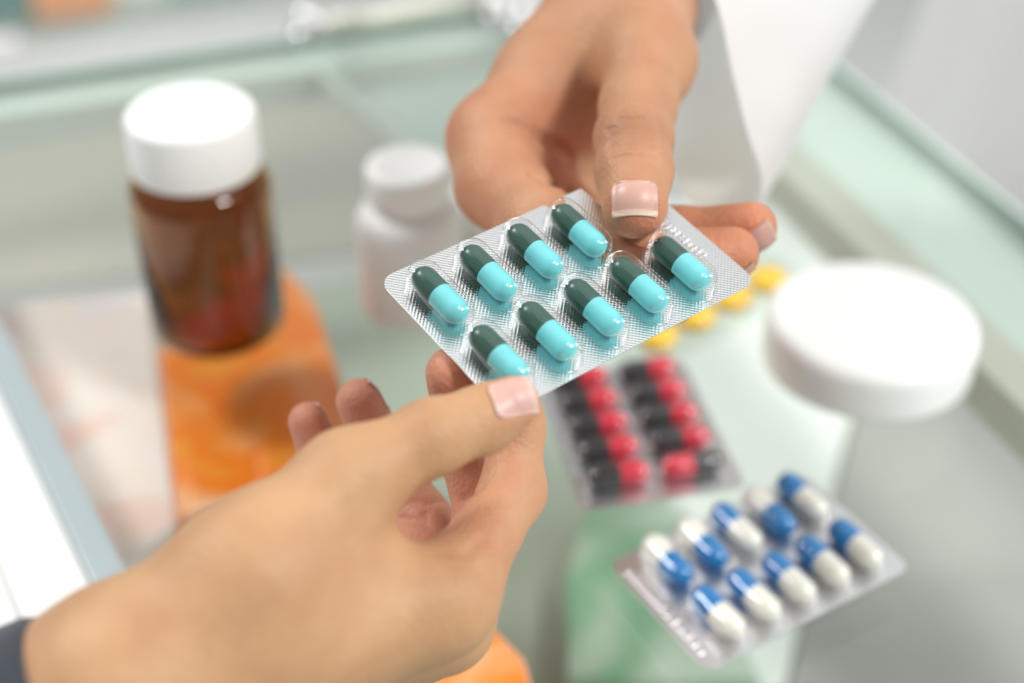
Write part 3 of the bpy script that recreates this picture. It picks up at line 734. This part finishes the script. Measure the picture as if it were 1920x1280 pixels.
cu.crease([(752, 955), (800, 965), (845, 950)], 1.0, 0.9); cu.crease([(755, 972), (800, 981), (848, 970)], 1.0, 0.9); cu.crease([(770, 940), (800, 946), (835, 938)], 0.9, 0.5); cu.crease([(870, 935), (890, 925), (905, 910)], 0.8, 0.5)
cu.crease([(820, 1035), (870, 1040), (905, 1010)], 1.4, 0.5)
cu_b1 = cu.nail(964, 740, P(1010, 728, 312) - P(925, 752, 310), 8.4, 9.6)
r_ax = P(674, 753, 368) - P(715, 845, 372)
dors = CR * .80 + CU * .42 + CF * .42
cu_b2 = nail_at(cu, P(675, 755, 368), dors, r_ax, 7.4, 8.6)
cu_b3 = nail_at(cu, P(579, 792, 378), dors, P(578, 790, 378) - P(612, 880, 381), 6.2, 7.2)
QO = np.array([-330.0, 60.0, -900.0])
cust = empty('person', QO); tag(cust, 'person reaching in from the lower left with a dark sleeve', 'person')
M['skin_a'] = skin_mat('skin_light', (0.55, 0.315, 0.165), (0.60, 0.235, 0.165), (0.55, 0.30, 0.17), 0.54, 0.5)
M['nail_a'] = nail_mat('nail_a', (0.66, 0.40, 0.345), (0.72, 0.48, 0.42), 0.5)
bl = [(P(848, 700, 330), 16, .8, 'r'), (P(674, 753, 362), 18, .85, 'r'), (P(578, 790, 372), 18, .85, 'r'), (P(880, 920, 342), 22, .7, 'r'), (P(800, 960, 358), 20, .7, 'r'),
      (P(975, 760, 309), 8, .5, 'r'), (P(870, 1000, 318), 14, .45, 'r'), (P(960, 900, 322), 10, .3, 'r')]
me = hand_mesh(cu, (-135, 130, 10), (30, 330, 140), 0.9, QO, bl)
cu_hand = link_mesh('hand', me, M['skin_a'], cust)
o = nail_obj(cu, cu_b1, M['nail_a'], cu_hand, QO, 0.0); o['label'] = 'pink thumb nail resting on the foil corner'
nail_obj(cu, cu_b2, M['nail_a'], cu_hand, QO, 0.12); nail_obj(cu, cu_b3, M['nail_a'], cu_hand, QO, 0.05)

# ---- clothing
def cloth(name, col, rough=0.8, thin=0.0):
    m, nt, b = nmat(name); b.inputs['Base Color'].default_value = tuple(col) + (1,); b.inputs['Roughness'].default_value = rough; b.inputs['Sheen Weight'].default_value = 0.2
    if thin:
        tl = nt.nodes.new('ShaderNodeBsdfTranslucent'); tl.inputs['Color'].default_value = tuple(col) + (1,); mx = nt.nodes.new('ShaderNodeMixShader'); mx.inputs['Fac'].default_value = thin
        nt.links.new(b.outputs[0], mx.inputs[1]); nt.links.new(tl.outputs[0], mx.inputs[2]); nt.links.new(mx.outputs[0], nt.nodes['Material Output'].inputs['Surface'])
    tc = nt.nodes.new('ShaderNodeTexCoord'); prev = None
    for ax in (0, 1):
        wv = nt.nodes.new('ShaderNodeTexWave'); wv.bands_direction = ('X', 'Z')[ax]; wv.inputs['Scale'].default_value = 380; wv.inputs['Distortion'].default_value = 0.6
        nt.links.new(tc.outputs['Object'], wv.inputs['Vector'])
        if prev is None: prev = wv.outputs['Fac']
        else:
            ad = nt.nodes.new('ShaderNodeMath'); ad.operation = 'ADD'; nt.links.new(prev, ad.inputs[0]); nt.links.new(wv.outputs['Fac'], ad.inputs[1]); prev = ad.outputs[0]
    bp_ = nt.nodes.new('ShaderNodeBump'); bp_.inputs['Strength'].default_value = 0.25; bp_.inputs['Distance'].default_value = 0.0002
    nt.links.new(prev, bp_.inputs['Height']); nt.links.new(bp_.outputs['Normal'], b.inputs['Normal'])
    return m
M['coat'] = cloth('coat_cotton', (0.92, 0.92, 0.92), thin=0.38); M['shirt'] = cloth('shirt_grey', (0.78, 0.79, 0.80), thin=0.45); M['navy'] = cloth('sleeve_navy', (0.025, 0.032, 0.045))
def resample(loop, n=72):
    pts = np.array(loop, float); m = len(pts); out = []
    for i in range(n):                                       # closed Catmull-Rom
        t = i / n * m; k = int(t); f = t - k
        p0_, p1_, p2_, p3_ = (pts[(k + j) % m] for j in (-1, 0, 1, 2))
        out.append(0.5 * (2 * p1_ + (p2_ - p0_) * f + (2 * p0_ - 5 * p1_ + 4 * p2_ - p3_) * f * f + (3 * p1_ - p0_ - 3 * p2_ + p3_) * f ** 3))
    return out
def garment(name, loops, mat, parent, origin, thick=0.0):
    V, Fc = loft([resample(l) for l in loops]); o = build(name, V, Fc, mat, parent, origin=origin)
    sm = o.modifiers.new('smooth', 'SUBSURF'); sm.levels = 1; sm.render_levels = 1
    if thick: md = o.modifiers.new('cloth_thickness', 'SOLIDIFY'); md.thickness = thick * 0.001; md.offset = 0
    return o
mouth = [P(1300, -70, 425), P(1345, 10, 420), P(1372, 130, 418), P(1402, 250, 420), P(1428, 338, 432), P(1405, 415, 462), P(1330, 420, 492), P(1262, 330, 505), P(1245, 180, 500), P(1235, 10, 490), P(1235, -110, 470)]
m2 = [P(1400, -120, 440), P(1440, -20, 430), P(1460, 80, 428), P(1475, 180, 432), P(1490, 235, 446), P(1480, 300, 478), P(1420, 310, 510), P(1350, 240, 525), P(1320, 90, 525), P(1310, -60, 515), P(1330, -150, 490)]
m3 = [P(1560, -260, 470), P(1620, -160, 460), P(1640, -60, 456), P(1640, 0, 462), P(1620, 30, 478), P(1580, 60, 510), P(1520, 50, 545), P(1450, -20, 560), P(1420, -140, 560), P(1430, -260, 545), P(1480, -320, 510)]
m4 = [p + np.array([110, 130, 120.0]) for p in m3]
m5 = [p + np.array([120, 150, 130.0]) for p in m4]
garment('coat_sleeve', [mouth, m2, m3, m4, m5], M['coat'], pharm, PO)
def ring_about(c, ax, r, n=16, wob=0.0, sq=1.0, side=None):
    ax = ax / np.linalg.norm(ax); s1 = np.cross(ax, [0, 0, 1.0]); s1 /= np.linalg.norm(s1); s2 = np.cross(s1, ax)
    return [c + r * (1 + wob * math.sin(3 * a + 1)) * (math.cos(a) * s1 * sq + math.sin(a) * s2) for a in np.linspace(0, 2 * math.pi, n, endpoint=False)]
ax_ = P(1250, -330, 570) - P(1185, -60, 462)
c0 = P(1172, 22, 446)
garment('shirt_cuff', [ring_about(c0, ax_, 20.5), ring_about(c0 + ax_ * 0.05 + CR * 2, ax_, 24), ring_about(c0 + ax_ * 0.25 + CR * 2, ax_, 27, wob=.02), ring_about(c0 + ax_ * 1.1, ax_, 31)], M['shirt'], pharm, PO, 1.5)
# coat front standing behind the counter
rings = []
for z, cx, cy, rx, ry in ((-850, 425, 800, 200, 150), (-500, 425, 795, 200, 140), (-150, 425, 785, 200, 135), (-90, 425, 782, 195, 132), (-50, 425, 780, 187, 130), (0, 425, 778, 180, 124), (60, 425, 775, 172, 118), (200, 425, 775, 165, 112), (360, 425, 775, 165, 112)):
    rings.append([np.array([cx + rx * (1 + .03 * math.sin(7 * a)) * math.cos(a), cy + ry * (1 + .03 * math.sin(6 * a + 1)) * math.sin(a), z]) for a in np.linspace(0, 2 * math.pi, 40, endpoint=False)])
garment('coat_body', rings, M['coat'], pharm, PO, 1.5)
# dark sleeve at lower left
ax_ = P(-120, 1500, 285) - P(215, 1290, 284); c0 = P(150, 1398, 284)
ay_ = np.array([-0.72, -0.66, 0.16]); e0 = c0 + ax_ * 0.4
garment('dark_sleeve', [ring_about(c0 - ax_ * 0.12, ax_, 23.5), ring_about(c0 - ax_ * 0.13, ax_, 27), ring_about(e0, ax_ / 44 + ay_, 29, wob=.03), ring_about(e0 + ay_ * 70, ay_, 34, wob=.03), ring_about(e0 + ay_ * 240, ay_, 42)], M['navy'], cust, QO, 1.5)
